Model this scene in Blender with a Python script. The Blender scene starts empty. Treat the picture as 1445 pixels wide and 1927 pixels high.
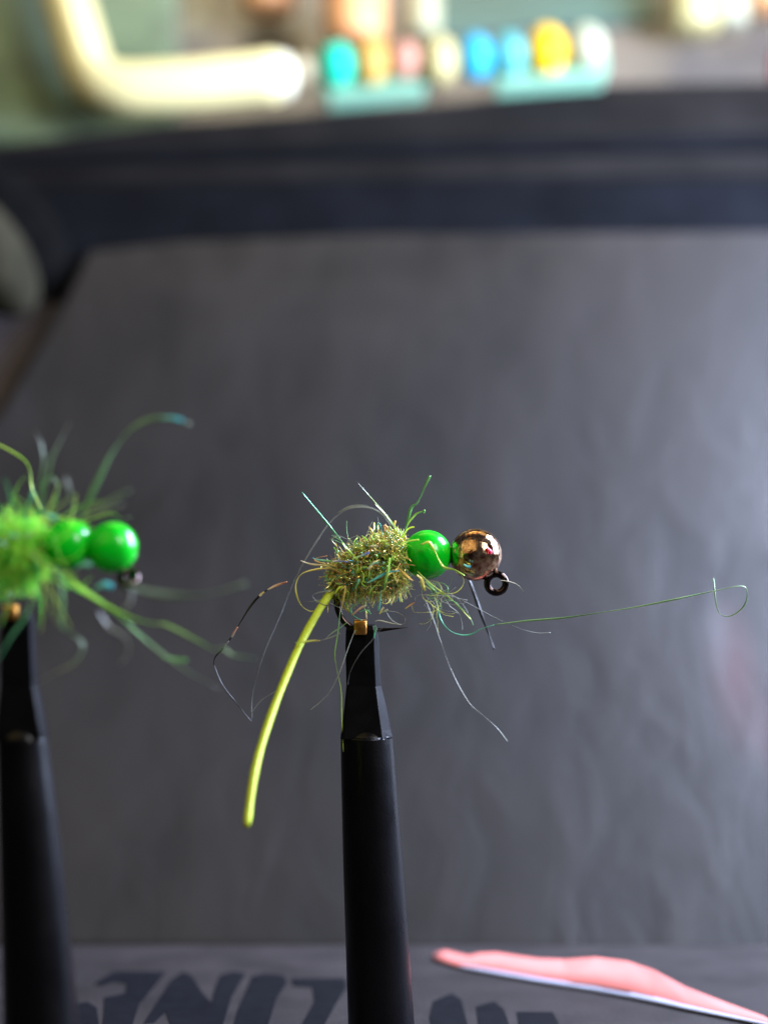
import bpy, bmesh, math, random
from mathutils import Vector, noise
R = random.Random(7)
S = bpy.context.scene
C = S.collection
# one unit is one centimetre; bench top is z = 0
H = 3.292                                   # lens height above the bench
FPX = 3720.0                                # focal length in photograph pixels (1445 wide)

# ---------------------------------------------------------------- camera
cam_d = bpy.data.cameras.new('camera')
cam = bpy.data.objects.new('camera', cam_d); C.objects.link(cam)
cam.location = (0, 0, H); cam.rotation_euler = (math.radians(90), 0, 0)
cam_d.sensor_fit = 'HORIZONTAL'; cam_d.sensor_width = 3.6
cam_d.lens = 3.6*FPX/1445
cam_d.clip_start = .01; cam_d.clip_end = 500
cam_d.dof.use_dof = True; cam_d.dof.focus_distance = 12.0
# aperture diameter wanted: 0.34 cm; blender: diameter = lens(mm)/fstop in metres
cam_d.dof.aperture_fstop = (cam_d.lens*1e-3)/0.34
S.camera = cam
S.view_settings.view_transform = 'Standard'; S.view_settings.look = 'None'
S.view_settings.exposure = 0; S.view_settings.gamma = 1
S.cycles.use_denoising = True
S.cycles.sample_clamp_indirect = 6
S.cycles.max_bounces = 8

# ---------------------------------------------------------------- world and lamps
W = bpy.data.worlds.new('World'); S.world = W; W.use_nodes = True
W.node_tree.nodes['Background'].inputs[0].default_value = (.30, .32, .38, 1)
W.node_tree.nodes['Background'].inputs[1].default_value = .15

def area(name, loc, target, sx, sy, L, col, shape='RECTANGLE', spread=180):
    d = bpy.data.lights.new(name, 'AREA'); d.shape = shape
    d.size = sx; d.size_y = sy
    A = sx*sy*(math.pi/4 if shape in ('DISK', 'ELLIPSE') else 1)
    d.energy = L*A*math.pi; d.color = col; d.spread = math.radians(spread)
    o = bpy.data.objects.new(name, d); C.objects.link(o)
    o.location = loc
    o.rotation_euler = (Vector(target)-Vector(loc)).to_track_quat('-Z', 'Y').to_euler()
    return o
FLY = (0, 12, H)
area('window_light', (24, -11, H+22), (0, 13, H), 7, 18, 30.0, (1.0, .98, .97))
area('warm_disc_fill', (-9, 0, H+12), (.5, 12, H), 24, 24, .85, (1.0, .76, .32), 'DISK')  # warm disc added for the copper bead's yellow reflection and as front fill
area('warm_top_fill', (1, 25, H+22), (.5, 12, H), 20, 6, 2.2, (1.0, .74, .30))  # added overhead light for the copper bead's top arc and the body glow
area('rear_row_fill', (-1, 24.5, H+20), (-1, 25.5, H+5), 12, 5, 1.3, (1.0, .88, .58), spread=34)  # narrow light added to brighten only the tube and beads at the back
area('cool_side_fill', (9.5, 15.8, H+4.5), (4.0, 17.5, H-.8), 4.5, 9, 92, (.62, .72, 1.0))  # unseen cool light added close by for the panel's blue gradient

# ---------------------------------------------------------------- helpers
def at(px, py, d):
    return Vector(((px-722.5)*d/FPX, d, H+(963.5-py)*d/FPX))

def link(name, me, mat, parent=None, label=None, cat=None, group=None, kind=None, smooth=True):
    o = bpy.data.objects.new(name, me); C.objects.link(o)
    if mat is not None and not me.materials:
        for m in (mat if isinstance(mat, (list, tuple)) else [mat]): me.materials.append(m)
    if smooth:
        for p in me.polygons: p.use_smooth = True
    if parent is not None:
        o.parent = parent
        o.matrix_parent_inverse = parent.matrix_basis.inverted()
    tag(o, label, cat, group, kind)
    return o
def tag(o, label=None, cat=None, group=None, kind=None):
    if label: o['label'] = label
    if cat: o['category'] = cat
    if group: o['group'] = group
    if kind: o['kind'] = kind
def thing(name, label, cat, loc, group=None):
    o = bpy.data.objects.new(name, None); C.objects.link(o)
    o.empty_display_size = .2; o.location = loc
    tag(o, label, cat, group)
    return o
def mesh(name, vs, fs):
    me = bpy.data.meshes.new(name); me.from_pydata([tuple(v) for v in vs], [], fs); me.update()
    return me
def from_bm(name, bm):
    me = bpy.data.meshes.new(name); bmesh.ops.recalc_face_normals(bm, faces=bm.faces)
    bm.to_mesh(me); bm.free(); return me

def spline(pts, n=8):
    """Catmull-Rom through pts (tuples of any length)."""
    if len(pts) == 2: n = max(n, 4)
    P = [tuple(2*a-b for a, b in zip(pts[0], pts[1]))]+list(pts)+[tuple(2*a-b for a, b in zip(pts[-1], pts[-2]))]
    out = []
    for i in range(1, len(P)-2):
        for k in range(n):
            t = k/n
            out.append(tuple(.5*((2*b)+(-a+c)*t+(2*a-5*b+4*c-d)*t*t+(-a+3*b-3*c+d)*t**3)
                             for a, b, c, d in zip(P[i-1], P[i], P[i+1], P[i+2])))
    out.append(tuple(pts[-1]))
    return out

class Geo:
    def __init__(s): s.v = []; s.f = []; s.c = []
    def tube(s, pts, rad, sides=6, flat=1.0, col=(1, 1, 1), twist=0.0, col2=None, caps=True, ang0=0.0):
        """pts: Vectors; rad: float or list; flat < 1 squashes the section."""
        n = len(pts); b0 = len(s.v)
        t = (pts[1]-pts[0]).normalized()
        up = Vector((0, 0, 1)) if abs(t.z) < .9 else Vector((1, 0, 0))
        nrm = t.cross(up).normalized()
        for i, p in enumerate(pts):
            t2 = (pts[min(i+1, n-1)]-pts[max(i-1, 0)])
            if t2.length < 1e-9: t2 = t.copy()
            t2.normalize()
            q = t.rotation_difference(t2); nrm = (q @ nrm).normalized(); t = t2
            bi = t.cross(nrm)
            r = rad[i] if isinstance(rad, (list, tuple)) else rad
            a0 = ang0+twist*i
            ax = nrm*math.cos(a0)+bi*math.sin(a0); ay = -nrm*math.sin(a0)+bi*math.cos(a0)
            k = i/(n-1)
            c = col if col2 is None else tuple(a*(1-k)+b*k for a, b in zip(col, col2))
            for j in range(sides):
                a = 2*math.pi*j/sides
                s.v.append(p+ax*(r*math.cos(a))+ay*(r*flat*math.sin(a))); s.c.append(c)
        for i in range(n-1):
            for j in range(sides):
                j2 = (j+1) % sides
                s.f.append((b0+i*sides+j, b0+i*sides+j2, b0+(i+1)*sides+j2, b0+(i+1)*sides+j))
        if caps:
            s.f.append(tuple(b0+j for j in range(sides))[::-1])
            s.f.append(tuple(b0+(n-1)*sides+j for j in range(sides)))
    def build(s, name):
        me = mesh(name, s.v, s.f)
        ca = me.color_attributes.new('tint', 'FLOAT_COLOR', 'POINT')
        flat = []
        for c in s.c: flat += [c[0], c[1], c[2], 1.0]
        ca.data.foreach_set('color', flat)
        return me

def sphere(name, c, r, seg=64, ring=40, hole=None):
    bm = bmesh.new(); bmesh.ops.create_uvsphere(bm, u_segments=seg, v_segments=ring, radius=r)
    bmesh.ops.translate(bm, verts=bm.verts, vec=c)
    return from_bm(name, bm)
def lathe(name, prof, c, seg=48, axis=Vector((0, 0, 1))):
    """prof: (radius, height) along axis from c."""
    vs = []; fs = []; n = len(prof)
    q = Vector((0, 0, 1)).rotation_difference(axis.normalized())
    for r, h in prof:
        for j in range(seg):
            a = 2*math.pi*j/seg
            vs.append(Vector(c)+q @ Vector((r*math.cos(a), r*math.sin(a), h)))
    for i in range(n-1):
        for j in range(seg):
            j2 = (j+1) % seg
            fs.append((i*seg+j, i*seg+j2, (i+1)*seg+j2, (i+1)*seg+j))
    fs.append(tuple(range(seg))[::-1]); fs.append(tuple((n-1)*seg+j for j in range(seg)))
    return mesh(name, vs, fs)
def boxm(name, c, s, bevel=.02, rot=None, seg=3):
    bm = bmesh.new(); bmesh.ops.create_cube(bm, size=1)
    bmesh.ops.scale(bm, verts=bm.verts, vec=s)
    if bevel: bmesh.ops.bevel(bm, geom=bm.edges[:], offset=bevel, segments=seg, affect='EDGES', profile=.5)
    if rot is not None:
        bmesh.ops.rotate(bm, verts=bm.verts, cent=(0, 0, 0), matrix=rot.to_matrix())
    bmesh.ops.translate(bm, verts=bm.verts, vec=c)
    return from_bm(name, bm)
def slab(name, front, back, bevel=0):
    """closed prism between two matching rings of points."""
    n = len(front); vs = list(front)+list(back)
    fs = [tuple(range(n)), tuple(range(n, 2*n))[::-1]]
    for i in range(n):
        j = (i+1) % n; fs.append((j, i, n+i, n+j))
    bm = bmesh.new(); bv = [bm.verts.new(v) for v in vs]
    for f in fs: bm.faces.new([bv[i] for i in f])
    bmesh.ops.recalc_face_normals(bm, faces=bm.faces)
    if bevel: bmesh.ops.bevel(bm, geom=bm.edges[:], offset=bevel, segments=3, affect='EDGES', profile=.5)
    return from_bm(name, bm)

# ---------------------------------------------------------------- materials
def mat(name, base=(.5, .5, .5), rough=.5, metal=0, spec=.5, coat=0, trans=0, sheen=0, attr=False,
        var=0, scale=4, bump=0, bscale=20, rvar=0, stretch=(1, 1, 1), base2=None, ior=1.5, sss=0, alpha=1):
    m = bpy.data.materials.new(name); m.use_nodes = True
    nt = m.node_tree; N = nt.nodes; L = nt.links
    b = N['Principled BSDF']
    b.inputs['Base Color'].default_value = (*base, 1)
    b.inputs['Roughness'].default_value = rough; b.inputs['Metallic'].default_value = metal
    b.inputs['Specular IOR Level'].default_value = spec; b.inputs['Coat Weight'].default_value = coat
    b.inputs['Coat Roughness'].default_value = .06
    b.inputs['Transmission Weight'].default_value = trans; b.inputs['IOR'].default_value = ior
    b.inputs['Sheen Weight'].default_value = sheen
    b.inputs['Alpha'].default_value = alpha
    if sss:
        b.inputs['Subsurface Weight'].default_value = sss; b.inputs['Subsurface Scale'].default_value = .1
    tc = N.new('ShaderNodeTexCoord'); mp = N.new('ShaderNodeMapping'); mp.inputs['Scale'].default_value = stretch
    L.new(tc.outputs['Object'], mp.inputs['Vector'])
    if attr:
        a = N.new('ShaderNodeAttribute'); a.attribute_name = 'tint'
        L.new(a.outputs['Color'], b.inputs['Base Color'])
    elif var or base2:
        nz = N.new('ShaderNodeTexNoise'); nz.inputs['Scale'].default_value = scale; nz.inputs['Detail'].default_value = 6
        L.new(mp.outputs['Vector'], nz.inputs['Vector'])
        rp = N.new('ShaderNodeValToRGB')
        rp.color_ramp.elements[0].position = .3; rp.color_ramp.elements[1].position = .7
        c2 = base2 or tuple(x*(1+var) for x in base)
        c1 = base if base2 else tuple(x*(1-var) for x in base)
        rp.color_ramp.elements[0].color = (*c1, 1); rp.color_ramp.elements[1].color = (*c2, 1)
        L.new(nz.outputs['Fac'], rp.inputs['Fac']); L.new(rp.outputs['Color'], b.inputs['Base Color'])
    if rvar:
        n3 = N.new('ShaderNodeTexNoise'); n3.inputs['Scale'].default_value = scale*1.3; n3.inputs['Detail'].default_value = 4
        L.new(mp.outputs['Vector'], n3.inputs['Vector'])
        mr = N.new('ShaderNodeMapRange'); mr.inputs['From Min'].default_value = .3; mr.inputs['From Max'].default_value = .7
        mr.inputs['To Min'].default_value = max(rough-rvar, .02); mr.inputs['To Max'].default_value = rough+rvar
        L.new(n3.outputs['Fac'], mr.inputs['Value']); L.new(mr.outputs['Result'], b.inputs['Roughness'])
    if bump:
        n2 = N.new('ShaderNodeTexNoise'); n2.inputs['Scale'].default_value = bscale; n2.inputs['Detail'].default_value = 5
        L.new(mp.outputs['Vector'], n2.inputs['Vector'])
        bp = N.new('ShaderNodeBump'); bp.inputs['Strength'].default_value = bump; bp.inputs['Distance'].default_value = .02
        L.new(n2.outputs['Fac'], bp.inputs['Height']); L.new(bp.outputs['Normal'], b.inputs['Normal'])
    m.diffuse_color = (*base, 1)
    return m

M_green = mat('green_enamel', (0.0, .56, .012), .24, coat=.12, spec=.4, var=.15, scale=5, bump=.12, bscale=22)
M_copper = mat('copper_plating', (.30, .09, .05), .12, metal=1, base2=(1.0, .68, .40), scale=36, bump=.15, bscale=44, rvar=.08)
M_black = mat('black_steel', (.003, .003, .004), .36, spec=.10, var=.3, scale=8, rvar=.06)
M_stem = mat('black_anodised', (.002, .0018, .0026), .30, spec=.22, var=.3, scale=3, bump=.08, bscale=60, rvar=.05)
M_hook = mat('black_nickel', (.06, .042, .038), .11, metal=1, var=.2, scale=30)
M_brass = mat('brass', (.80, .38, .08), .30, metal=1, var=.25, scale=22, bump=.2, bscale=30)
M_tail = mat('lime_floss', (.50, .64, .035), .5, var=.08, scale=10, bump=.35, bscale=45, sss=.2)
M_dub = mat('tinsel_fibre', (.4, .4, .1), .22, metal=.22, attr=True, coat=.7)
M_flash = mat('flash_fibre', (.4, .4, .1), .32, metal=.2, attr=True, coat=.6)
M_hair = mat('fine_fibre', (.4, .4, .1), .4, attr=True)
M_fuzz = mat('soft_fuzz', (.2, .7, .1), .5, attr=True, sheen=.2)

def translucent(m, f):
    nt = m.node_tree; N = nt.nodes; L = nt.links
    out = N['Material Output']; b = N['Principled BSDF']; a = N.new('ShaderNodeAttribute'); a.attribute_name = 'tint'
    t = N.new('ShaderNodeBsdfTranslucent'); mx = N.new('ShaderNodeMixShader'); mx.inputs[0].default_value = f
    L.new(a.outputs['Color'], t.inputs['Color']); L.new(b.outputs[0], mx.inputs[1]); L.new(t.outputs[0], mx.inputs[2])
    L.new(mx.outputs[0], out.inputs['Surface'])
translucent(M_fuzz, .5); translucent(M_dub, .3); translucent(M_flash, .25)

# ---------------------------------------------------------------- the setting
M_mat = mat('charcoal_mat', (.024, .0205, .0205), .75, var=.3, scale=2.2, bump=.3, bscale=26, spec=.15)
bt = boxm('bench_top', (0, 15, -.5), (90, 80, 1.0), 0)
link('bench_top', bt, M_mat, kind='structure', smooth=False)
M_wall = mat('room_wall', (.14, .13, .11), .8, var=.2, scale=.3)
link('back_wall', boxm('back_wall', (0, 56, 20), (90, 1, 42), 0), M_wall, kind='structure', smooth=False)

# printed dark lettering strokes on the mat (flat print)
def onbench(px, py, z=.004):
    d = (H-z)*FPX/(py-963.5)
    return at(px, py, d)
M_print = mat('dark_print', (.0065, .007, .009), .8, var=.2, scale=8, spec=.05)
strokes = [
    [(178, 1851), (215, 1829), (312, 1829), (300, 1845), (262, 1890), (250, 1927), (252, 1960), (190, 1960), (196, 1905), (196, 1878), (236, 1870), (238, 1852), (215, 1848), (190, 1856)],
    [(322, 1845), (345, 1829), (362, 1838), (380, 1868), (398, 1888), (404, 1862), (414, 1836), (440, 1829), (462, 1833), (436, 1876), (420, 1927), (418, 1960), (332, 1960), (312, 1905), (290, 1925), (270, 1927), (300, 1880)],
    [(474, 1838), (500, 1833), (535, 1837), (540, 1850), (520, 1880), (505, 1927), (500, 1960), (432, 1960), (448, 1900), (462, 1868)],
    [(548, 1842), (648, 1842), (652, 1858), (632, 1890), (612, 1925), (600, 1960), (560, 1960), (570, 1925), (592, 1885), (588, 1858), (552, 1856)],
    [(120, 1893), (165, 1886), (182, 1897), (186, 1927), (184, 1975), (100, 1975)],
    [(815, 1885), (850, 1870), (868, 1882), (880, 1930), (884, 1970), (820, 1970), (808, 1915)],
    [(896, 1895), (930, 1885), (948, 1900), (960, 1935), (962, 1970), (905, 1970)],
    [(972, 1905), (1040, 1905), (1050, 1925), (1062, 1970), (985, 1970)],
]
for st in strokes:
    bm = bmesh.new()
    top = [bm.verts.new(onbench(x, y)) for x, y in st]
    f = bm.faces.new(top)
    r = bmesh.ops.extrude_face_region(bm, geom=[f])
    bmesh.ops.translate(bm, verts=[v for v in r['geom'] if isinstance(v, bmesh.types.BMVert)], vec=(0, 0, -.003))
    bmesh.ops.triangulate(bm, faces=[g for g in bm.faces if len(g.verts) > 4])
    o = link('printed_letter', from_bm('printed_letter', bm), M_print, parent=bpy.data.objects['bench_top'], smooth=False)

# ---- leather panel leaning back behind the flies
def lean(px, py, off=0.0):
    """point on the leaning plane: d = 15 at z = 0, rising back with slope .8"""
    k = (963.5-py)/FPX
    # z = H + k d ; d = 15 + .8 z + off
    d = (15+off+.8*H)/(1-.8*k)
    return at(px, py, d)
Nb = Vector((0, .781, -.625))
def lean_slab(name, pts, off, th, bevel=.03):
    f = [lean(x, y, off) for x, y in pts]
    return slab(name, f, [p+Nb*th for p in f], bevel)

def panel_mat():
    m = bpy.data.materials.new('worn_leather'); m.use_nodes = True
    nt = m.node_tree; N = nt.nodes; L = nt.links; b = N['Principled BSDF']
    tc = N.new('ShaderNodeTexCoord')
    def nz(scale, det, st, dist=0):
        mp = N.new('ShaderNodeMapping'); mp.inputs['Scale'].default_value = st
        mp.inputs['Rotation'].default_value = (0, .12, 0)
        L.new(tc.outputs['Object'], mp.inputs['Vector'])
        n = N.new('ShaderNodeTexNoise'); n.inputs['Scale'].default_value = scale; n.inputs['Detail'].default_value = det
        n.inputs['Distortion'].default_value = dist
        L.new(mp.outputs['Vector'], n.inputs['Vector']); return n.outputs['Fac']
    big = nz(.42, 3, (1, 1, .7), .7); streak = nz(1.9, 2, (1, .5, .42), .8); fine = nz(60, 3, (1, 1, 1))
    mix = N.new('ShaderNodeMath'); mix.operation = 'ADD'
    m1 = N.new('ShaderNodeMath'); m1.operation = 'MULTIPLY'; m1.inputs[1].default_value = .66
    m2 = N.new('ShaderNodeMath'); m2.operation = 'MULTIPLY'; m2.inputs[1].default_value = .34
    L.new(big, m1.inputs[0]); L.new(streak, m2.inputs[0]); L.new(m1.outputs[0], mix.inputs[0]); L.new(m2.outputs[0], mix.inputs[1])
    rp = N.new('ShaderNodeValToRGB'); rp.color_ramp.elements[0].position = .36; rp.color_ramp.elements[1].position = .64
    rp.color_ramp.elements[0].color = (.0075, .0068, .0064, 1); rp.color_ramp.elements[1].color = (.0225, .0205, .0196, 1)
    L.new(mix.outputs[0], rp.inputs['Fac'])
    # reddish and pale reflections at the right, painted into the leather colour
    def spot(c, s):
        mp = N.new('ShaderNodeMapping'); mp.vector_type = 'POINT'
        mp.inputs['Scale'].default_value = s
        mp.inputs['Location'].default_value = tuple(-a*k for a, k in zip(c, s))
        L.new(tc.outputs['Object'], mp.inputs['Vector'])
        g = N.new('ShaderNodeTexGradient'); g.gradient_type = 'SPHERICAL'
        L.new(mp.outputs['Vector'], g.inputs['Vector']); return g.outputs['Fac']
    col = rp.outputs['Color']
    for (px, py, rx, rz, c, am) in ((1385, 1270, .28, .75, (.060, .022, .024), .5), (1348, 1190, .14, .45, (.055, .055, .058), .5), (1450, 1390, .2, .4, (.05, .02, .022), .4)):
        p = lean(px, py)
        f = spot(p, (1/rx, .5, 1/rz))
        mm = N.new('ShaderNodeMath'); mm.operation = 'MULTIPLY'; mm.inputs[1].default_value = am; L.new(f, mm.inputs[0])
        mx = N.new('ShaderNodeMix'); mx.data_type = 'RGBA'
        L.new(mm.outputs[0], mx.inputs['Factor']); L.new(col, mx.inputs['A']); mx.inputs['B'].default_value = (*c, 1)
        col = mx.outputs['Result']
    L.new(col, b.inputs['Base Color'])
    mr = N.new('ShaderNodeMapRange'); mr.inputs['From Min'].default_value = .3; mr.inputs['From Max'].default_value = .7
    mr.inputs['To Min'].default_value = .62; mr.inputs['To Max'].default_value = .34
    L.new(mix.outputs[0], mr.inputs['Value']); L.new(mr.outputs['Result'], b.inputs['Roughness'])
    b.inputs['Specular IOR Level'].default_value = .24
    bp = N.new('ShaderNodeBump'); bp.inputs['Strength'].default_value = .32; bp.inputs['Distance'].default_value = .16
    L.new(mix.outputs[0], bp.inputs['Height'])
    bp2 = N.new('ShaderNodeBump'); bp2.inputs['Strength'].default_value = .3; bp2.inputs['Distance'].default_value = .01
    L.new(fine, bp2.inputs['Height']); L.new(bp.outputs['Normal'], bp2.inputs['Normal'])
    L.new(bp2.outputs['Normal'], b.inputs['Normal'])
    return m
M_panel = panel_mat()
lp = [(-420, 1778), (2300, 1800), (2300, 425), (700, 436), (330, 452), (165, 470), (120, 560), (0, 770), (-420, 1300)]
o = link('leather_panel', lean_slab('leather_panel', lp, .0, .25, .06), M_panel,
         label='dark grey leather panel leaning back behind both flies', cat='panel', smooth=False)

# ---- dark case behind the panel, with a ridge along its lid
M_case = mat('case_plastic', (.004, .0045, .006), .8, var=.3, scale=1.5, bump=.2, bscale=12, spec=.03)
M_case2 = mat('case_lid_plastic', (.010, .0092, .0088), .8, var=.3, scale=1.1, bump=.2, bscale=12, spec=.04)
case = thing('storage_case', 'long black case with a raised lid rim lying behind the top of the leather panel', 'case', lean(722, 430, .6)-Vector((0, 0, .3)))
link('case_base', lean_slab('case_base', [(-500, 480), (2300, 470), (2300, 325), (700, 332), (-500, 348)], .55, 1.2, .10), M_case, case, smooth=False)
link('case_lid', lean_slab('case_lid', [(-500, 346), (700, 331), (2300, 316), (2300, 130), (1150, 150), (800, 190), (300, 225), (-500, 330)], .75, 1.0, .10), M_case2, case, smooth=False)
link('lid_rim', lean_slab('lid_rim', [(-500, 300), (760, 262), (2300, 232), (2300, 262), (760, 286), (-500, 322)], .66, .1, .03), M_case, case, smooth=False)

# ---- board beyond the case
M_board = mat('taupe_board', (.115, .10, .085), .6, var=.3, scale=.8, bump=.2, bscale=8)
link('rear_board', lean_slab('rear_board', [(-700, 500), (2600, 400), (2600, -900), (-700, -900)], 2.2, .4, .05), M_board,
     label='grey brown board sloping away behind the black case', cat='board', smooth=False)
M_teal = mat('teal_card', (.03, .09, .08), .6, var=.25, scale=1.2)
link('teal_sheet', lean_slab('teal_sheet', [(760, -60), (1235, -120), (1235, 34), (1120, 46), (830, 66)], 2.12, .06, .01), M_teal,
     label='dark teal card behind the yellow bead at the top', cat='card', smooth=False)
link('olive_sheet', lean_slab('olive_sheet', [(236, -60), (400, -80), (395, 62), (300, 96), (236, 100)], 2.10, .06, .01),
     mat('olive_card', (.16, .15, .11), .6, var=.25, scale=1.2),
     label='dull taupe card inside the corner of the cream tube frame', cat='card', smooth=False)

# ---- green pouch at upper left
M_pouch = mat('green_cloth', (.085, .13, .062), .85, var=.3, scale=1.3, bump=.5, bscale=6, sheen=.3)
link('green_pouch', lean_slab('green_pouch', [(-300, -400), (330, -400), (330, 240), (262, 296), (180, 315), (100, 300), (42, 262), (-300, 240)], 1.15, .7, .22), M_pouch,
     label='dull green cloth pouch under the corner of the cream tube', cat='pouch')

# ---- cream bent tube frame
M_cream = mat('cream_enamel', (.80, .71, .33), .35, var=.05, scale=2, coat=.3)
fr = thing('tube_frame', 'cream yellow enamelled tube bent into a corner, blurred at the top left', 'tube frame', lean(220, 180, .5))
g = Geo()
pts = [lean(x, y, .5-.05) for x, y in spline([(10, -420), (75, -180), (126, 0), (148, 78), (164, 128), (180, 152), (212, 163), (262, 166), (380, 158), (520, 142)], 6)]
g.tube(pts, .29, 24)
link('bent_tube', g.build('bent_tube'), M_cream, fr)
g = Geo(); pts = [lean(x, y, .45) for x, y in [(520, 142), (530, 141), (541, 140), (549, 139), (553, 138.5)]]
g.tube(pts, [.2703, .265, .24, .19, .11], 20)
link('end_cap', g.build('end_cap'), mat('pale_plastic', (.86, .83, .60), .3), fr)
g = Geo(); pts = [lean(x, y, .45) for x, y in [(555, 131), (575, 129), (585, 128)]]
g.tube(pts, [.15, .15, .12], 16)
link('peg', g.build('peg'), mat('tan_plastic', (.42, .36, .22), .4), fr)

# ---- two green trays with eight coloured beads
M_tray = mat('green_acrylic', (.20, .40, .27), .5, trans=.1, coat=.1, ior=1.3)
def tray(x0, y0, x1, y1, label):
    t = thing('bead_tray', label, 'tray', lean((x0+x1)/2, (y0+y1)/2, .45), 'green acrylic bead trays behind the case')
    pts = [(x0+14, y0), (x1-8, y1), (x1+2, y1-12), (x1, y1-52), (x0, y0-42), (x0-6, y0-14)]
    link('tray_base', lean_slab('tray_base', pts, .62, .12, .03), M_tray, t, smooth=False)
    link('tray_lip', lean_slab('tray_lip', [(x0+12, y0+3), (x1-6, y1+3), (x1-4, y1-5), (x0+10, y0-5)], .40, .20, .015), M_tray, t, smooth=False)
tray(606, 178, 803, 162, 'left translucent green tray holding the teal, amber, pink and cream beads')
tray(922, 153, 1140, 138, 'right translucent green tray holding the pale aqua, yellow and grey white beads')
beads = [
    (632, 122, 35, 44, (.0, .50, .30), (.0, .25, .45), 'teal', 'teal glass bead at the left end of the bead row'),
    (696, 116, 36, 46, (.52, .30, .06), None, 'amber', 'amber glass bead between the teal and the pink beads'),
    (760, 112, 31, 38, (.52, .24, .16), None, 'pink', 'small salmon pink glass bead fourth from the cream tube side'),
    (825, 113, 38, 48, (.42, .36, .15), None, 'cream', 'cream glass bead between the pink and the cyan beads'),
    (893, 108, 34, 46, (.015, .30, .42), None, 'cyan', 'bright cyan glass bead in the gap between both trays'),
    (957, 102, 33, 42, (.07, .32, .30), None, 'aqua', 'pale aqua glass bead just left of the yellow bead'),
    (1027, 94, 37, 48, (.75, .42, .0), None, 'yellow', 'strong yellow glass bead, second from the right end'),
    (1103, 88, 37, 44, (.33, .34, .22), None, 'grey', 'grey white glass bead at the right end of the bead row'),
]
beads[2] = beads[2][:7]+('small salmon pink glass bead between the amber and the cream beads',)
for (x, y, rx, ry, col, c2, nm, lab) in beads:
    c = lean(x, y, .42); k = c.y/FPX
    bm = bmesh.new(); bmesh.ops.create_uvsphere(bm, u_segments=32, v_segments=20, radius=1)
    bmesh.ops.scale(bm, verts=bm.verts, vec=((rx-1)*k, (rx-1)*k, (ry-1)*k))
    bmesh.ops.translate(bm, verts=bm.verts, vec=c)
    o = link('glass_bead', from_bm('glass_bead', bm), mat(nm+'_glass', col, .5, spec=.3, var=.12, scale=3),
             label=lab, cat='bead', group='coloured glass beads in a row')
# ---- pots beyond the beads
def pot(x, y, w, h, col, lab, cat, off=1.7, capcol=None):
    c = lean(x, y, off); k = c.y/FPX; r = w*k/2; hh = h*k
    t = thing('paint_pot', lab, cat, c, 'small pots along the top edge of the view')
    ax = Vector((0, .2, .98))
    link('pot_body', lathe('pot_body', [(r*.75, 0), (r*.95, r*.12), (r, r*.3), (r, hh*.8), (r*.85, hh*.92), (r*.6, hh)], c, 32, ax), mat('pot_'+str(x), col, .35, var=.15, scale=2), t)
    link('pot_cap', lathe('pot_cap', [(r*.62, 0), (r*.66, .03), (r*.66, r*.7), (r*.55, r*.8)], c+ax*(hh+.002), 32, ax), mat('cap_'+str(x), capcol or col, .4), t)
pot(502, 22, 105, 130, (.62, .30, .12), 'brown orange pot above the right part of the cream tube', 'pot')
pot(668, 84, 118, 160, (.85, .40, .16), 'bright orange pot above the amber and pink beads', 'pot', 1.5)
pot(795, 66, 66, 140, (.42, .42, .24), 'slim olive green pot above the cream bead', 'pot')
pot(1306, 58, 96, 130, (.48, .42, .18), 'pale yellow pot near the upper right corner', 'pot')
pot(1378, 46, 60, 120, (.42, .42, .28), 'grey green pot standing right beside the pale yellow pot', 'pot')
pot(1452, 18, 90, 120, (.75, .38, .16), 'orange pot cut off by the upper right corner', 'pot')
link('red_block', boxm('red_block', lean(1466, 128, .7), (.16, .3, .35), .05), mat('dull_red', (.30, .06, .07), .6, var=.2),
     label='dull red block at the right edge above the case', cat='block')
# ---- knob and strap at the left edge
kn = thing('clamp_knob', 'pale olive grey rounded clamp knob with its dark shadow modelled behind it at the left edge', 'knob', at(-40, 480, 17.2))
def blob(name, c, s, mat_, par, rot=(0, 0, 0)):
    bm = bmesh.new(); bmesh.ops.create_uvsphere(bm, u_segments=40, v_segments=24, radius=1)
    bmesh.ops.scale(bm, verts=bm.verts, vec=s)
    for v in bm.verts:
        v.co *= 1+.05*noise.noise(v.co*1.6)
    from mathutils import Euler
    bmesh.ops.rotate(bm, verts=bm.verts, cent=(0, 0, 0), matrix=Euler(rot).to_matrix())
    bmesh.ops.translate(bm, verts=bm.verts, vec=c)
    link(name, from_bm(name, bm), mat_, par)
blob('knob_cap', at(-48, 462, 19.0), (.85, .5, .42), mat('olive_rubber', (.026, .024, .015), .9, var=.3, scale=2, spec=.05), kn, (0, .85, 0))
blob('knob_shadow', at(-46, 440, 19.9), (1.30, .5, .72), mat('shadow_black', (.003, .003, .003), .9, var=.3, spec=.03), kn, (0, .75, 0))  # dark shadow outline around the knob, modelled as a black form
link('knob_stalk', lathe('knob_stalk', [(.22, 0), (.22, 6.4)], at(-60, 480, 20.2)-Vector((1.2, -.9, 5.6)), 24, Vector((.12, -.15, 1))), M_stem, kn)
link('brown_pouch', lean_slab('brown_pouch', [(-700, 1500), (-60, 900), (60, 760), (150, 480), (60, 500), (-700, 560)], .35, .4, .12),
     mat('brown_cloth', (.042, .032, .030), .8, var=.3, scale=2, bump=.3, bscale=10),
     label='dark brown cloth behind the cut corner of the leather panel', cat='cloth')

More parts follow.
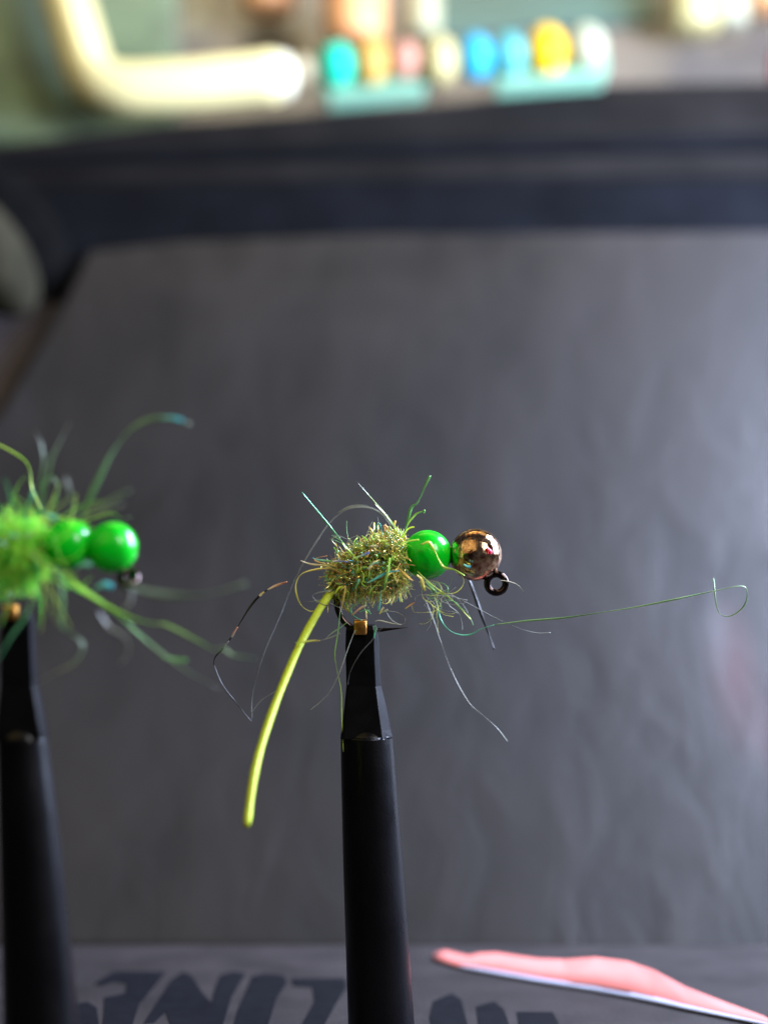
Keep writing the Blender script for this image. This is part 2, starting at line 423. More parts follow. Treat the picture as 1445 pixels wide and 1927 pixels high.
# ---- pink torn paper lying by the foot of the panel
up = [(815, 1799), (838, 1794), (860, 1799), (880, 1804), (905, 1799), (935, 1798), (1010, 1809), (1060, 1811), (1120, 1807), (1180, 1814), (1230, 1830), (1290, 1862), (1370, 1893), (1450, 1922), (1600, 1970)]
lo = [(818, 1808), (842, 1815), (862, 1821), (882, 1826), (908, 1831), (938, 1837), (1010, 1850), (1060, 1858), (1120, 1868), (1180, 1879), (1230, 1889), (1290, 1902), (1370, 1918), (1450, 1934), (1600, 1966)]
pp = thing('torn_paper', 'pink torn sheet of paper with a white edge at the foot of the leather panel', 'paper', onbench(1100, 1862, .0))
def paper(name, a, b, mt, th=.02):
    n = len(a); vs = []; fs = []
    for off in (0, th):
        for p in a+b: vs.append(p+Vector((0, off, off*.6)))
    m2 = 2*n
    for i in range(n-1):
        fs.append((i, i+1, n+i+1, n+i)); fs.append((m2+i, m2+n+i, m2+n+i+1, m2+i+1))
        fs.append((i, m2+i, m2+i+1, i+1)); fs.append((n+i, n+i+1, m2+n+i+1, m2+n+i))
    fs.append((0, n, m2+n, m2)); fs.append((n-1, m2+n-1, m2+2*n-1, 2*n-1))
    link(name, mesh(name, vs, fs), mt, pp, smooth=True)
L0 = [onbench(x, y, .012) for x, y in lo]
def upp(i, t):
    x = lo[i][0]*(1-t)+up[i][0]*t; y = lo[i][1]*(1-t)+up[i][1]*t
    return at(x, y, L0[i].y+t*.28)
ed = [upp(i, .15 if i > 2 else .0001) for i in range(len(lo))]
tp = [upp(i, 1.0) for i in range(len(lo))]
paper('paper_edge', ed, L0, mat('white_paper', (.24, .25, .31), .8, var=.06, scale=3))
paper('paper_sheet', tp, [e+Vector((0, -.001, .001)) for e in ed], mat('pink_paper', (.46, .125, .10), .9, var=.06, scale=3))

# ---------------------------------------------------------------- vises
def loft(name, secs, mt, par, bevel=.006, smooth=False):
    """secs: list of rings (same count) of Vectors."""
    n = len(secs[0]); vs = [p for s in secs for p in s]; fs = []
    for i in range(len(secs)-1):
        for j in range(n):
            k = (j+1) % n
            fs.append((i*n+j, i*n+k, (i+1)*n+k, (i+1)*n+j))
    fs.append(tuple(range(n))[::-1]); fs.append(tuple((len(secs)-1)*n+j for j in range(n)))
    bm = bmesh.new(); bv = [bm.verts.new(v) for v in vs]
    for f in fs: bm.faces.new([bv[i] for i in f])
    bmesh.ops.recalc_face_normals(bm, faces=bm.faces)
    if bevel:
        sharp = [e for e in bm.edges if len(e.link_faces) == 2 and e.calc_face_angle(0) > .35]
        bmesh.ops.bevel(bm, geom=sharp, offset=bevel, segments=3, affect='EDGES', profile=.5)
    return link(name, from_bm(name, bm), mt, par, smooth=smooth)
def vise(d, jaw, stem, brass, label):
    """jaw rows: (py, xl, crease, xr); stem rows: (py, xl, xr)"""
    k = d/FPX
    mid = (stem[-1][1]+stem[-1][2])/2
    t = thing('tying_vise', label, 'vise', (at(mid, 1950, d).x, d, 0), 'black rotary tying vises')
    for half, (y0, y1) in enumerate(((-1.0, -.04), (.04, 1.0))):
        secs = []
        for (py, xl, cr, xr) in jaw:
            w = (xr-xl)*k*.42
            c = at(0, py, d)
            X = lambda x: at(x, py, d).x
            if half == 0:
                ring = [(X(xl)+.15*w, y0*w), (X(cr), y0*w), (X(xr), y0*w*.25), (X(xr), y1*w), (X(xl), y1*w), (X(xl), y0*w*.7)]
            else:
                ring = [(X(xl), y0*w), (X(xr), y0*w), (X(xr), y1*w*.25), (X(cr), y1*w), (X(xl)+.15*w, y1*w), (X(xl), y1*w*.7)]
            secs.append([Vector((x, d+y, c.z)) for x, y in ring])
        loft('jaw', secs, M_black, t)
    # round stem
    secs = []
    rows = spline([tuple(map(float, r)) for r in stem], 5)
    for (py, xl, xr) in rows:
        c = at((xl+xr)/2, py, d); r = (xr-xl)*k/2
        secs.append([c+Vector((r*math.cos(a), r*math.sin(a), 0)) for a in [2*math.pi*j/40 for j in range(40)]])
    loft('stem', secs, M_stem, t, bevel=0, smooth=True)
    c = secs[-1][0]
    cx = sum(p.x for p in secs[-1])/40
    z1 = secs[-1][0].z
    link('foot', lathe('foot', [(.28, 0), (.30, .02), (.30, .05), (.26, .07)], (cx, d, 0), 40), M_stem, t)
    bx, by, bw, bh = brass
    link('brass_bracket', boxm('brass_bracket', at(bx, by, d-.085), (bw*k, .07, bh*k), .012), M_brass, t)
    link('brass_tab', boxm('brass_tab', at(bx, by-bh*.5+3, d-.045), (bw*k*.99, .12, .022), .008), M_brass, t)
vise(12.0,
     [(1176, 656, 702, 706), (1184, 651, 704, 711), (1215, 650, 704, 713), (1290, 652, 707, 717), (1330, 648, 712, 727), (1372, 643, 718, 735), (1388, 641, 720, 739)],
     [(1350, 672, 710), (1372, 654, 728), (1387, 643, 738), (1404, 641, 740), (1600, 645, 755), (1800, 651, 771), (1930, 655, 780), (1975, 656, 784)],
     (678, 1181, 24, 28), 'black vise in the middle with a small brass bracket at its tip')
vise(10.45,
     [(1155, 8, 58, 60), (1163, 4, 61, 65), (1200, 3, 62, 67), (1290, 3, 66, 71), (1330, 0, 74, 80), (1372, -4, 82, 88), (1389, -4, 84, 90)],
     [(1350, 18, 66), (1372, 4, 80), (1388, -4, 89), (1418, -3, 93), (1550, 0, 110), (1744, 4, 130), (1915, 7, 147), (2080, 9, 160), (2160, 9, 164)],
     (20, 1152, 26, 26), 'black blurred vise at the left edge, nearer the lens')

# ---------------------------------------------------------------- fly on the middle vise
def prgb(r, g, b):
    f = lambda c: (c/255/12.92) if c/255 <= .04045 else ((c/255+.055)/1.055)**2.4
    return (f(r), f(g), f(b))
GOLD = prgb(255, 232, 140); OLIVE = prgb(230, 234, 112); BROWN = prgb(200, 150, 68); LIME = prgb(205, 245, 105)
GRASS = prgb(115, 180, 100); TEAL = prgb(110, 200, 165); AQUA = prgb(90, 210, 225); BLUE = prgb(110, 140, 225)
PALE = prgb(225, 215, 185); ROSE = prgb(220, 150, 110); GREY = prgb(150, 155, 145); DARK = prgb(28, 26, 28); SMOKE = prgb(90, 92, 92); MOSS = prgb(125, 165, 105)

def px_strand(pts, d, w, col, par, name='strand', mt=None, flat=.45, dz=None, taper=.55, sides=6, n=8, twist=.12, col2=None, label=None):
    """pts in photograph pixels (x, y[, depth offset]); w = width in px at that depth"""
    P3 = [(p[0], p[1], (p[2] if len(p) > 2 else 0.0)) for p in pts]
    sp = spline(P3, n)
    vs = [at(x, y, d+o) for x, y, o in sp]
    m = len(vs); k = d/FPX
    rad = [max(w*k/2*(1-(1-taper)*(i/(m-1))), .0004) for i in range(m)]
    g = Geo(); g.tube(vs, rad, sides, flat, col, twist, col2)
    return link(name, g.build(name), mt or M_flash, par, label=label)

fly = thing('fishing_fly', 'fly with olive gold tinsel body, one green and one copper bead, in the middle vise', 'fishing fly',
            at(690, 1188, 12))
D = 12.0; k = D/FPX
# hook: eye, shank, bend, point (one wire)
hp = [(903, 1072, 0), (880, 1058, 0), (845, 1050, 0), (780, 1056, 0), (700, 1078, 0), (660, 1092, 0), (640, 1108, 0), (634, 1132, 0),
      (641, 1160, 0), (660, 1180, 0), (690, 1187, 0), (725, 1185, 0), (768, 1181, 0)]
sp = spline(hp, 8); vs = [at(x, y, D+o) for x, y, o in sp]; n = len(vs)
g = Geo(); rad = []
for i in range(n):
    x = sp[i][0]; y = sp[i][1]
    r = 6.2*k
    if i > n-16: r *= max((n-1-i)/16, .03)
    rad.append(r)
g.tube(vs, rad, 12)
link('hook', g.build('hook'), M_hook, fly)
bm_eye = []
ring = Geo(); ec = at(934, 1098, D)
cp = [ec+Vector((math.cos(a)*17.5*k, math.sin(a)*2*k*0, math.sin(a)*17.5*k)) for a in [math.radians(118-i*10.0) for i in range(37)]]
ring.tube(cp, 6.6*k, 14)
cp2 = [at(898, 1068, D), at(906, 1072, D), at(916, 1078, D), at(926, 1082, D)]
ring.tube(cp2, 6.8*k, 12)
link('hook_eye', ring.build('hook_eye'), M_hook, fly)

def bead(name, cx, cy, r, d, mt, par, axis=Vector((1, 0, -.25)), label=None):
    """ball with a drilled hole along its axis"""
    kk = d/FPX; rr = r*kk; h = .22
    prof = []
    a0 = math.asin(h)
    for i in range(41):
        a = a0+(math.pi-2*a0)*i/40
        prof.append((rr*math.sin(a), -rr*math.cos(a)))
    prof = [(rr*h*.85, -rr*.80), (rr*h*.93, -rr*.955)]+prof+[(rr*h*.93, rr*.955), (rr*h*.85, rr*.80)]
    return link(name, lathe(name, prof, at(cx, cy, d), 72, axis), mt, par, label=label)
bead('green_bead', 803.5, 1044, 46.6, D, M_green, fly, Vector((1, 0, -.05)))
bead('copper_bead', 895, 1044, 49.5, D, M_copper, fly, Vector((.9, 0, -.42)))

# dubbing: an inner core, a mass of short curls, then the larger curls one by one
def axis_pt(t):   # body axis in px and radius
    ax = spline([(622, 1094, 22), (645, 1086, 38), (680, 1072, 50), (712, 1064, 57), (742, 1058, 57), (758, 1056, 44)], 8)
    i = min(int(t*(len(ax)-1)), len(ax)-2); f = t*(len(ax)-1)-i
    return tuple(a*(1-f)+b*f for a, b in zip(ax[i], ax[i+1]))
core = Geo(); cps = []; crs = []
for i in range(24):
    x, y, r = axis_pt(i/23); cps.append(at(x, y, D)); crs.append(max(r*.66, 8)*k)
core.tube(cps, crs, 24, 1, BROWN)
for v in core.v:
    pass
core.v = [v+Vector((noise.noise(v*22), noise.noise(v*22+Vector((9, 0, 0))), noise.noise(v*22+Vector((0, 9, 0)))))*.028 for v in core.v]
link('body_core', core.build('body_core'), mat('brown_thread', (.045, .032, .012), .7, bump=.6, bscale=60), fly)

def pick(w):
    s = R.random()*sum(a for a, _ in w)
    for a, c in w:
        s -= a
        if s <= 0: return c
    return w[-1][1]
def jitter(c, a=.25):
    f = 1+R.uniform(-a, a)
    return tuple(max(0, x*f*(1+R.uniform(-.08, .08))) for x in c)
def curl(axf, d0, spread, length, width, outward, curlk, segs=7, kk=k, droop=0):
    t = R.random()
    x, y, r = axf(t)
    th = R.uniform(0, 2*math.pi)
    rr = r*R.uniform(.55, 1.0)*kk
    base = at(x, y, d0)+Vector((R.uniform(-3, 3)*kk, -math.cos(th)*rr, math.sin(th)*rr))
    out = Vector((0, -math.cos(th), math.sin(th)))
    tang = Vector((R.uniform(-1, 1), R.uniform(-1, 1), R.uniform(-1, 1)))
    dirv = (out*outward+tang*spread+Vector((0, 0, -droop))).normalized()
    axis = Vector((R.gauss(0, 1), R.gauss(0, 1), R.gauss(0, 1))).normalized()
    from mathutils import Quaternion
    pts = [base]; L_ = length*kk/segs; ck = R.gauss(0, curlk)
    for i in range(segs):
        dirv = Quaternion(axis, ck+R.gauss(0, .15)) @ dirv
        pts.append(pts[-1]+dirv*L_)
    return pts, base
PAL = [(.34, GOLD), (.22, OLIVE), (.10, BROWN), (.17, LIME), (.06, GRASS), (.05, TEAL), (.05, PALE), (.05, ROSE), (.02, AQUA), (.01, BLUE)]
PALG = [(.3, LIME), (.25, OLIVE), (.15, GOLD), (.12, GRASS), (.10, prgb(225, 235, 140)), (.08, TEAL)]
g = Geo()
for i in range(4300):
    pts, b = curl(axis_pt, D, .9, R.uniform(12, 32), 0, .6, .85)
    w = R.uniform(.7, 2.1)*k/2
    u = (pts[0].x-at(640, 0, D).x)/(at(770, 0, D).x-at(640, 0, D).x)
    g.tube(pts, [w]*(len(pts)-1)+[w*.5], 4, .35, jitter(pick(PALG if R.random() < .15+.6*u else PAL)), R.uniform(-.5, .5), ang0=R.random()*3)
link('dubbing', g.build('dubbing'), M_dub, fly, kind='stuff')
g = Geo()
for i in range(700):     # soft olive under-hair hanging below
    t = R.uniform(.25, 1); x, y, r = axis_pt(t)
    b = at(x, y+r*R.uniform(.2, .75), D+R.uniform(-.12, .12))
    dr = Vector((R.gauss(.15, .45), R.gauss(0, .4), -1)).normalized()
    L_ = R.uniform(14, 46)*k; pts = [b]
    for s in range(6):
        dr = (dr+Vector((R.gauss(0, .16), R.gauss(0, .16), R.gauss(0, .1)))).normalized(); pts.append(pts[-1]+dr*L_/6)
    g.tube(pts, R.uniform(.5, .9)*k/2, 3, 1, jitter(pick([(.5, OLIVE), (.3, BROWN), (.2, GRASS)])))
link('under_hair', g.build('under_hair'), M_hair, fly, kind='stuff')
for i in range(150):
    pts, b = curl(axis_pt, D, .9, R.uniform(22, 50), 0, .9, .38, 8)
    w = R.uniform(2.6, 4.6)*k/2; g = Geo()
    g.tube(pts, [w]*(len(pts)-1)+[w*.6], 6, .3, jitter(pick(PAL)), R.uniform(-.35, .35), ang0=R.random()*3)
    link('tinsel_curl', g.build('tinsel_curl'), M_dub, fly)

g = Geo()            # short polished flakes that glint
for i in range(800):
    x, y, r = axis_pt(R.random()); th = R.uniform(-.5*math.pi, 1.5*math.pi); rr = r*R.uniform(.85, 1.06)*k
    b = at(x, y, D)+Vector((R.uniform(-4, 4)*k, -abs(math.cos(th))*rr, math.sin(th)*rr))
    dr = Vector((R.gauss(0, 1), R.gauss(0, 1), R.gauss(0, 1))).normalized()
    ll = R.uniform(4, 9)*k
    g.tube([b, b+dr*ll*.5, b+dr*ll], R.uniform(1.6, 3.4)*k/2, 6, .4, jitter(pick([(.4, PALE), (.3, GOLD), (.15, ROSE), (.15, AQUA)]), .1), .3, ang0=R.random()*3)
link('glints', g.build('glints'), mat('polished_tinsel', (.9, .8, .6), .07, metal=1, attr=True), fly, kind='stuff')
# the tail
tp_ = [(634, 1092, 0), (624, 1112, -.05), (598, 1152, -.15), (565, 1212, -.32), (532, 1288, -.55), (499, 1378, -.8), (477, 1462, -1.0), (464, 1556, -1.15)]
sp = spline(tp_, 8); vs = [at(x, y, D+o) for x, y, o in sp]; m = len(vs)
rad = [(8.4+i/m*1.2+.35*math.sin(i*.7)+R.uniform(-.15, .15))*k*(.72 if i == m-1 else .93 if i == m-2 else 1) for i in range(m)]
g = Geo(); g.tube(vs, rad, 14, .8, LIME, .02)
link('tail', g.build('tail'), M_tail, fly)

# long strands that can be followed one by one: (points, width px, colour, colour at tip, material, depth)
F, HR, DB = M_flash, M_hair, M_dub
for (p, w, c, c2, mt, d) in [
    ([(652, 1030), (632, 1005), (600, 965), (568, 926)], 4.0, GRASS, TEAL, F, 11.93),
    ([(757, 1008), (735, 980), (705, 945), (671, 906)], 3.4, LIME, SMOKE, F, 11.93),
    ([(751, 1006), (740, 990), (722, 966), (705, 948)], 3, GRASS, PALE, F, 11.9),
    ([(762, 1000), (768, 975), (774, 955), (786, 945), (798, 918), (809, 895)], 6.5, GRASS, GRASS, F, 11.75),
    ([(762, 1002), (768, 985), (782, 968), (795, 962), (799, 960), (797, 966)], 4, LIME, GRASS, F, 11.93),
    ([(748, 1004), (742, 990), (744, 980)], 5, ROSE, GOLD, DB, 12),
    ([(735, 988), (715, 965), (690, 955), (655, 958), (622, 982), (588, 1030), (555, 1090), (527, 1160), (500, 1220), (482, 1275), (474, 1320), (474, 1352)], 2.6, GREY, SMOKE, HR, 12.35),
    ([(712, 962), (685, 952), (655, 955), (635, 966)], 4.2, GREY, GREY, F, 12.4),
    ([(541, 1095), (528, 1099), (513, 1105), (503, 1110)], 6, ROSE, PALE, DB, 11.97),
    ([(503, 1110), (488, 1122), (470, 1143), (452, 1172), (435, 1200), (418, 1222), (405, 1237), (402, 1252)], 4.8, DARK, DARK, DB, 12.0),
    ([(497, 1114), (492, 1118), (488, 1122)], 6, GOLD, PALE, DB, 11.97),
    ([(447, 1180), (440, 1191), (435, 1200)], 5.5, ROSE, GREY, DB, 11.98),
    ([(430, 1207), (424, 1214), (419, 1221)], 5.5, GREY, SMOKE, DB, 11.98),
    ([(403, 1252), (418, 1288), (440, 1318), (458, 1340), (473, 1358)], 2.4, DARK, DARK, HR, 12.2),
    ([(473, 1360), (474, 1342), (490, 1320), (515, 1303), (540, 1286)], 2, SMOKE, GREY, HR, 12.0),
    ([(645, 1075), (620, 1070), (592, 1072), (568, 1080), (557, 1098), (558, 1120), (567, 1140), (582, 1150), (594, 1150)], 3.8, GOLD, OLIVE, DB, 11.9),
    ([(640, 1078), (612, 1065), (586, 1062), (565, 1055)], 4.2, GOLD, PALE, DB, 11.9),
    ([(640, 1060), (620, 1056), (600, 1054), (588, 1050)], 4.2, LIME, AQUA, DB, 11.88),
    ([(632, 1066), (606, 1060), (592, 1054), (600, 1049), (616, 1046)], 3, GOLD, ROSE, DB, 11.86),
    ([(645, 1040), (632, 1028), (624, 1016), (632, 1010), (640, 1012)], 3, SMOKE, PALE, DB, 11.95),
    ([(648, 1148), (630, 1140), (608, 1130), (585, 1132), (567, 1133)], 2, GREY, SMOKE, HR, 11.9),
    ([(630, 1138), (616, 1140), (600, 1134), (588, 1122), (600, 1115), (622, 1112)], 2, DARK, GREY, HR, 11.7),
    ([(822, 1128), (824, 1148), (832, 1172), (848, 1188), (868, 1195), (886, 1194), (905, 1184), (930, 1176)], 3.6, TEAL, TEAL, F, 11.95),
    ([(930, 1176), (985, 1169), (1060, 1163), (1130, 1153), (1200, 1142), (1270, 1128), (1340, 1113, .1), (1394, 1103, .15), (1406, 1115, .18), (1400, 1140, .2), (1378, 1158, .2), (1358, 1158, .22), (1348, 1140, .25), (1342, 1088, .3)], 3.6, MOSS, MOSS, F, 11.95),
    ([(800, 1128), (815, 1165), (828, 1205), (842, 1245), (862, 1288), (884, 1325), (910, 1348), (935, 1370), (955, 1396)], 2.0, GREY, GREY, HR, 12.25),
    ([(845, 1118), (880, 1135), (930, 1162), (975, 1182), (1010, 1191), (1036, 1191)], 1.6, SMOKE, GREY, HR, 12.0),
    ([(868, 1058), (886, 1100), (903, 1150), (920, 1195), (930, 1222)], 7, DARK, DARK, HR, 12.45),
    ([(785, 1075), (812, 1100), (845, 1125), (868, 1147), (886, 1166)], 3.4, LIME, OLIVE, F, 11.85),
    ([(788, 1094), (815, 1112), (840, 1122), (856, 1135)], 3, OLIVE, GRASS, F, 11.85),
    ([(800, 1094), (812, 1106), (820, 1116)], 8, GRASS, GRASS, F, 11.82),
    ([(784, 1082), (793, 1090), (796, 1104), (800, 1112)], 8, GOLD, OLIVE, F, 11.8),
    ([(792, 1025), (806, 1020), (812, 1028), (820, 1042), (828, 1058), (836, 1068), (856, 1073), (874, 1083)], 6.2, OLIVE, LIME, M_flash, 11.80),
    ([(757, 1022), (772, 1018), (788, 1016)], 4.6, LIME, LIME, F, 11.84),
    ([(872, 1062), (879, 1066), (885, 1067)], 6, TEAL, AQUA, F, 11.80),  # teal reflection in the copper bead, made as a chip before it
    ([(916, 1030), (922, 1036), (923, 1043)], 7, prgb(235, 50, 110), prgb(235, 50, 110), F, 11.845),  # pink reflection in the copper bead, likewise a coloured chip
    ([(942, 1092), (960, 1095), (975, 1102), (985, 1114)], 1.8, PALE, GREY, HR, 11.95),
    ([(640, 1150), (636, 1190), (630, 1230), (634, 1262), (642, 1300), (643, 1350), (646, 1415)], 2.2, GRASS, LIME, HR, 11.9),
    ([(668, 1186), (655, 1220), (640, 1262), (622, 1300), (604, 1320), (582, 1338)], 2, GREY, GREY, HR, 11.85),
    ([(720, 1180), (700, 1205), (678, 1230), (660, 1262), (654, 1290)], 1.6, SMOKE, SMOKE, HR, 11.8),
    ([(652, 1172), (640, 1182), (624, 1192), (612, 1203)], 2.4, GRASS, GREY, HR, 11.85),
    ([(556, 1210), (572, 1208), (590, 1206), (602, 1206)], 4, LIME, GOLD, DB, 11.6),
    ([(602, 1206), (622, 1200), (640, 1192)], 1.6, GREY, GREY, HR, 11.7),
    ([(707, 1190), (706, 1178), (704, 1202)], 4, GRASS, TEAL, F, 11.85),
    ([(680, 1168), (664, 1158), (660, 1146), (672, 1136), (685, 1124)], 4, TEAL, GRASS, F, 11.86),
    ([(662, 1158), (676, 1146), (688, 1140)], 5.5, ROSE, PALE, DB, 11.82),
    ([(676, 1152), (690, 1148), (697, 1156)], 3.6, TEAL, GRASS, F, 11.9),
    ([(688, 1150), (690, 1165)], 4.4, GOLD, PALE, DB, 11.85),
    ([(712, 1155), (724, 1150), (730, 1147)], 4, GRASS, PALE, F, 11.9),
    ([(717, 1112), (715, 1135), (713, 1150)], 4, TEAL, AQUA, F, 11.8),
    ([(714, 1156), (718, 1148), (722, 1143)], 5, GOLD, PALE, DB, 11.8),
    ([(762, 1146), (770, 1140), (780, 1134)], 3.6, GOLD, ROSE, DB, 11.85),
    ([(724, 1145), (735, 1165), (752, 1175), (762, 1172), (760, 1160), (745, 1152), (730, 1150)], 1.4, GREY, GREY, HR, 11.9),
    ([(704, 1170), (715, 1168), (735, 1173), (755, 1176)], 2.6, GREY, PALE, HR, 11.88),
    ([(690, 1098), (705, 1090), (728, 1078), (750, 1074)], 5.5, TEAL, AQUA, F, 11.72),
    ([(733, 1050), (731, 1070), (726, 1090), (722, 1110)], 6.0, LIME, GRASS, F, 11.70),
    ([(668, 1108), (673, 1096), (674, 1090)], 7.5, GRASS, TEAL, F, 11.72),
    ([(702, 1010), (708, 990), (714, 986), (719, 1000), (720, 1006)], 4, GRASS, AQUA, F, 11.85),
    ([(724, 1000), (722, 990), (728, 992), (732, 1000), (740, 1003)], 4, ROSE, GOLD, DB, 11.85),
    ([(692, 1072), (700, 1062), (712, 1058)], 6, PALE, TEAL, F, 11.70),
    ([(662, 1052), (680, 1046), (694, 1040)], 5, LIME, BLUE, F, 11.72),
    ([(655, 1058), (640, 1056), (625, 1057)], 4.6, BLUE, PALE, F, 11.78),
    ([(640, 1112), (650, 1104), (646, 1128), (642, 1148)], 3.4, GOLD, GOLD, DB, 11.85),
    ([(630, 1118), (636, 1108), (645, 1104)], 5, LIME, LIME, M_tail, 11.78),
]:
    px_strand(p, d, w, c, fly, mt=mt, col2=c2, taper=.75)
# fine tangles below the green bead
for i in range(26):
    x = R.uniform(795, 840); y = R.uniform(1112, 1140); a = R.uniform(-.6, 1.4); st = R.uniform(6, 12); p = [(x, y)]
    cu = R.uniform(-.7, .7)
    for s in range(7):
        a += cu+R.gauss(0, .25); p.append((p[-1][0]+math.cos(a)*st, p[-1][1]+math.sin(a)*st*.9))
    px_strand(p, 11.9+R.uniform(-.15, .15), R.uniform(1.1, 2.2), pick([(.5, GREY), (.3, OLIVE), (.2, GRASS)]), fly, 'hair', M_hair, n=5, sides=4)
for i in range(22):
    x, y = R.uniform(640, 780), R.uniform(1000, 1120)
    a = math.atan2(y-1062, x-700)+R.gauss(0, .5); p = [(690+math.cos(a)*40, 1066+math.sin(a)*40)]; cu = R.gauss(0, .35)
    for s in range(5):
        a += cu; st = R.uniform(7, 13); p.append((p[-1][0]+math.cos(a)*st, p[-1][1]+math.sin(a)*st))
    px_strand(p, 11.9+R.uniform(-.1, .1), R.uniform(.9, 1.8), pick([(.5, GREY), (.3, OLIVE), (.2, GRASS)]), fly, 'hair', M_hair, n=4, sides=4)

# ---------------------------------------------------------------- fly on the left vise
fly2 = thing('fishing_fly', 'blurred fly with fuzzy lime green body and two green beads at the left edge', 'fishing fly', at(30, 1160, 10.45))
D2 = 10.45; k2 = D2/FPX
bead('green_bead', 130, 1025, 47, D2+.02, M_green, fly2, Vector((1, 0, -.05)))
bead('green_bead', 211, 1030, 48, D2, M_green, fly2, Vector((1, 0, -.2)))
g = Geo()
hp = [(228, 1062), (205, 1034), (130, 1026), (20, 1050), (-60, 1080), (-78, 1120), (-55, 1158), (0, 1168), (50, 1165), (84, 1160)]
sp = spline(hp, 8); n = len(sp)
g.tube([at(x, y, D2) for x, y in sp], [6*k2*(1 if i < n-14 else max((n-1-i)/14, .05)) for i in range(n)], 10)
link('hook', g.build('hook'), M_hook, fly2)
g = Geo(); ec = at(242, 1088, D2)
g.tube([ec+Vector((math.cos(a)*13*k2, math.sin(a)*13*k2, math.sin(a)*13*k2)) for a in [math.radians(118-i*10.0) for i in range(37)]], 9.5*k2, 12)
link('hook_eye', g.build('hook_eye'), M_hook, fly2)
def axis2(t):
    ax = spline([(-150, 1070, 30), (-80, 1064, 62), (-20, 1052, 66), (40, 1042, 60), (60, 1040, 46), (80, 1034, 24)], 8)
    i = min(int(t*(len(ax)-1)), len(ax)-2); f = t*(len(ax)-1)-i
    return tuple(a*(1-f)+b*f for a, b in zip(ax[i], ax[i+1]))
core = Geo()
core.tube([at(*axis2(i/23)[:2], D2+.05) for i in range(24)], [max(axis2(i/23)[2]*.6, 8)*k2 for i in range(24)], 24)
link('body_core', core.build('body_core'), mat('green_thread', (.16, .45, .03), .7, bump=.5, bscale=60), fly2)
G1 = prgb(185, 250, 80); G2 = prgb(120, 245, 90); G3 = prgb(80, 225, 120); G4 = prgb(225, 252, 120)
PAL2 = [(.38, G1), (.22, G2), (.10, G3), (.30, G4)]
g = Geo()
for i in range(3200):
    pts, b = curl(axis2, D2+.05, .8, R.uniform(20, 52), 0, .8, .28, kk=k2)
    w = R.uniform(.9, 2.2)*k2/2
    g.tube(pts, [w]*(len(pts)-1)+[w*.4], 3, .7, jitter(pick(PAL2)))
link('fuzz', g.build('fuzz'), M_fuzz, fly2, kind='stuff')
for i in range(44):
    pts, b = curl(axis2, D2+.05, .8, R.uniform(12, 24), 0, .5, .2, 5, kk=k2)
    g = Geo(); w = R.uniform(3, 6)*k2/2
    g.tube(pts, w, 6, .3, jitter(pick([(.45, prgb(110, 245, 210)), (.4, prgb(120, 235, 245)), (.15, GRASS)])), R.uniform(-.3, .3), ang0=R.random()*3)
    link('tinsel_curl', g.build('tinsel_curl'), M_flash, fly2)
MG = prgb(125, 150, 125); 
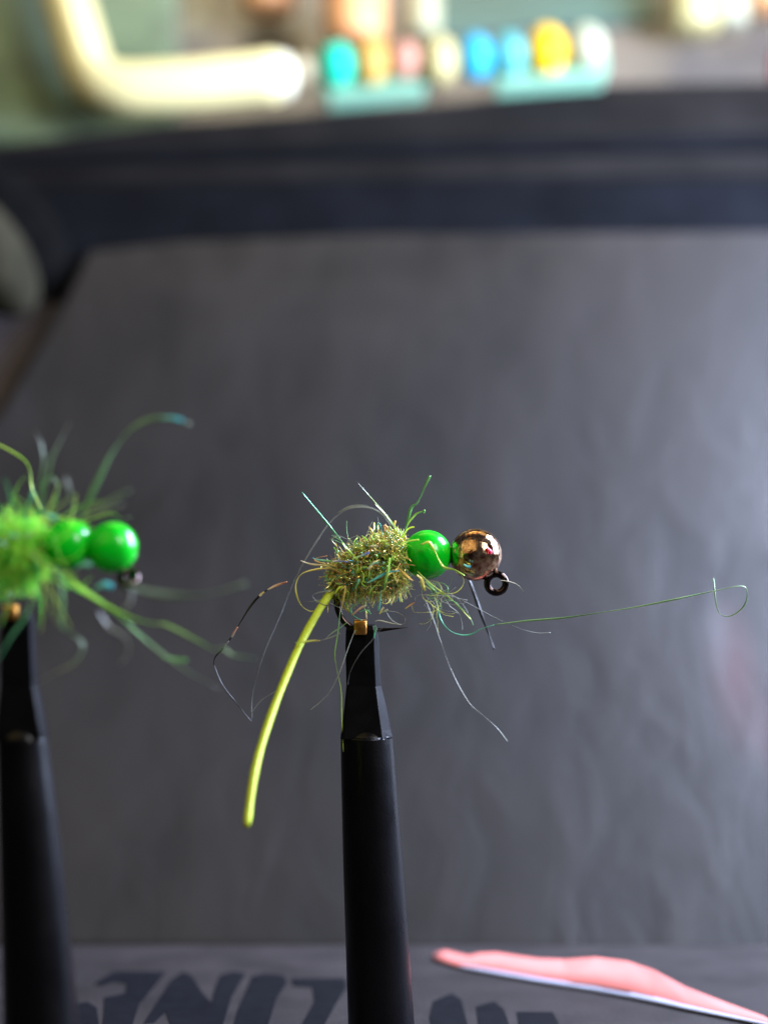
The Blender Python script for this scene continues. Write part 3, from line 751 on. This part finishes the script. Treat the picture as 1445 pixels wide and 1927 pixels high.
for (p, w, c, c2, d) in [
    ([(150, 985), (165, 945), (188, 895), (215, 845), (248, 806), (285, 788), (322, 786), (358, 798)], 10, GRASS, MG, 9.6),
    ([(300, 787), (322, 786), (345, 792)], 9, TEAL, AQUA, 9.58),
    ([(70, 960), (74, 915), (82, 875), (78, 835), (66, 812)], 4, GRASS, GREY, 9.7),
    ([(75, 960), (88, 905), (98, 862), (116, 825), (130, 798)], 5, GRASS, GREY, 9.6),
    ([(-40, 822), (0, 838), (44, 864), (57, 888), (60, 918), (78, 960)], 4, LIME, LIME, 10.4),
    ([(90, 975), (80, 935), (84, 905), (100, 897), (108, 920), (98, 955)], 4, GRASS, GRASS, 9.9),
    ([(100, 975), (106, 940), (108, 912), (95, 898), (88, 910)], 3, GRASS, GREY, 9.8),
    ([(142, 975), (134, 935), (124, 898)], 5, GRASS, GREY, 9.5),
    ([(160, 975), (190, 955), (222, 935), (246, 922)], 13, MG, MG, 9.4),
    ([(150, 985), (185, 972), (212, 966), (228, 975), (247, 973)], 3.4, LIME, MG, 10.1),
    ([(150, 978), (190, 962), (232, 950)], 5, GRASS, GREY, 9.5),
    ([(40, 975), (55, 945), (62, 925)], 10, GRASS, TEAL, 9.9),
    ([(235, 1100), (280, 1114), (335, 1122), (395, 1118), (462, 1098)], 12, MG, MG, 9.2),
    ([(120, 1080), (160, 1112), (205, 1145), (248, 1178)], 10, G1, GRASS, 9.8),
    ([(205, 1140), (245, 1178), (285, 1215), (305, 1232), (330, 1240), (350, 1242)], 4.5, GRASS, GRASS, 9.8),
    ([(305, 1236), (325, 1242), (352, 1243)], 9, GRASS, GRASS, 9.85),
    ([(110, 1085), (175, 1125), (240, 1160), (285, 1173), (312, 1176), (360, 1200), (402, 1222), (420, 1220), (440, 1234), (482, 1240)], 5, G1, MG, 9.7),
    ([(230, 1165), (290, 1218), (350, 1262), (412, 1296)], 4.5, GRASS, GREY, 9.6),
    ([(114, 1090), (118, 1130), (116, 1178), (140, 1196), (156, 1215), (142, 1246), (110, 1264), (70, 1285)], 6, GRASS, GREY, 9.5),
    ([(185, 1150), (205, 1180), (235, 1200), (243, 1225), (228, 1250)], 6, GREY, GREY, 9.4),
    ([(248, 1110), (246, 1130), (234, 1148)], 8, GREY, GREY, 9.4),
    ([(60, 1130), (45, 1165), (20, 1200), (-5, 1245)], 6, GRASS, TEAL, 9.6),
    ([(30, 1110), (12, 1150), (0, 1180)], 5, LIME, GRASS, 9.7),
    ([(178, 1108), (196, 1100), (212, 1106)], 16, TEAL, AQUA, 9.7),
    ([(142, 1068), (158, 1062), (172, 1064)], 12, TEAL, TEAL, 9.75),
    ([(82, 966), (96, 972), (106, 976)], 11, TEAL, AQUA, 9.75),
    ([(40, 1010), (52, 1006), (60, 1002)], 7, TEAL, PALE, 9.65),
    ([(18, 1006), (28, 1009), (34, 1010)], 6, AQUA, PALE, 9.65),
    ([(0, 1018), (8, 1024), (12, 1026)], 6, AQUA, PALE, 9.65),
]:
    px_strand(p, d+.45, w*.9, c, fly2, mt=M_flash, col2=c2, taper=.8, flat=.35)
for i in range(40):
    x0, y0 = R.uniform(20, 110), R.uniform(985, 1080); a = R.uniform(0, 6.28); cu = R.gauss(0, .25); p = [(x0, y0)]
    if -.5 < math.sin(a) < .5 and math.cos(a) > 0: a += 1.2
    for s in range(6):
        a += cu; p.append((p[-1][0]+math.cos(a)*R.uniform(14, 24), p[-1][1]+math.sin(a)*R.uniform(14, 24)))
    px_strand(p, 10.35+R.uniform(-.3, .2), R.uniform(1.5, 3), pick(PAL2), fly2, 'hair', M_fuzz, n=4, sides=4)

# ---------------------------------------------------------------- the phone taking the picture (mirrored in the copper bead)
link('phone', boxm('phone', (-7.2, -.7, H-2.2), (15.6, .8, 13), .3), mat('phone_black', (.01, .01, .01), .5),
     label='black phone seen as a dark reflection in the copper bead', cat='phone')
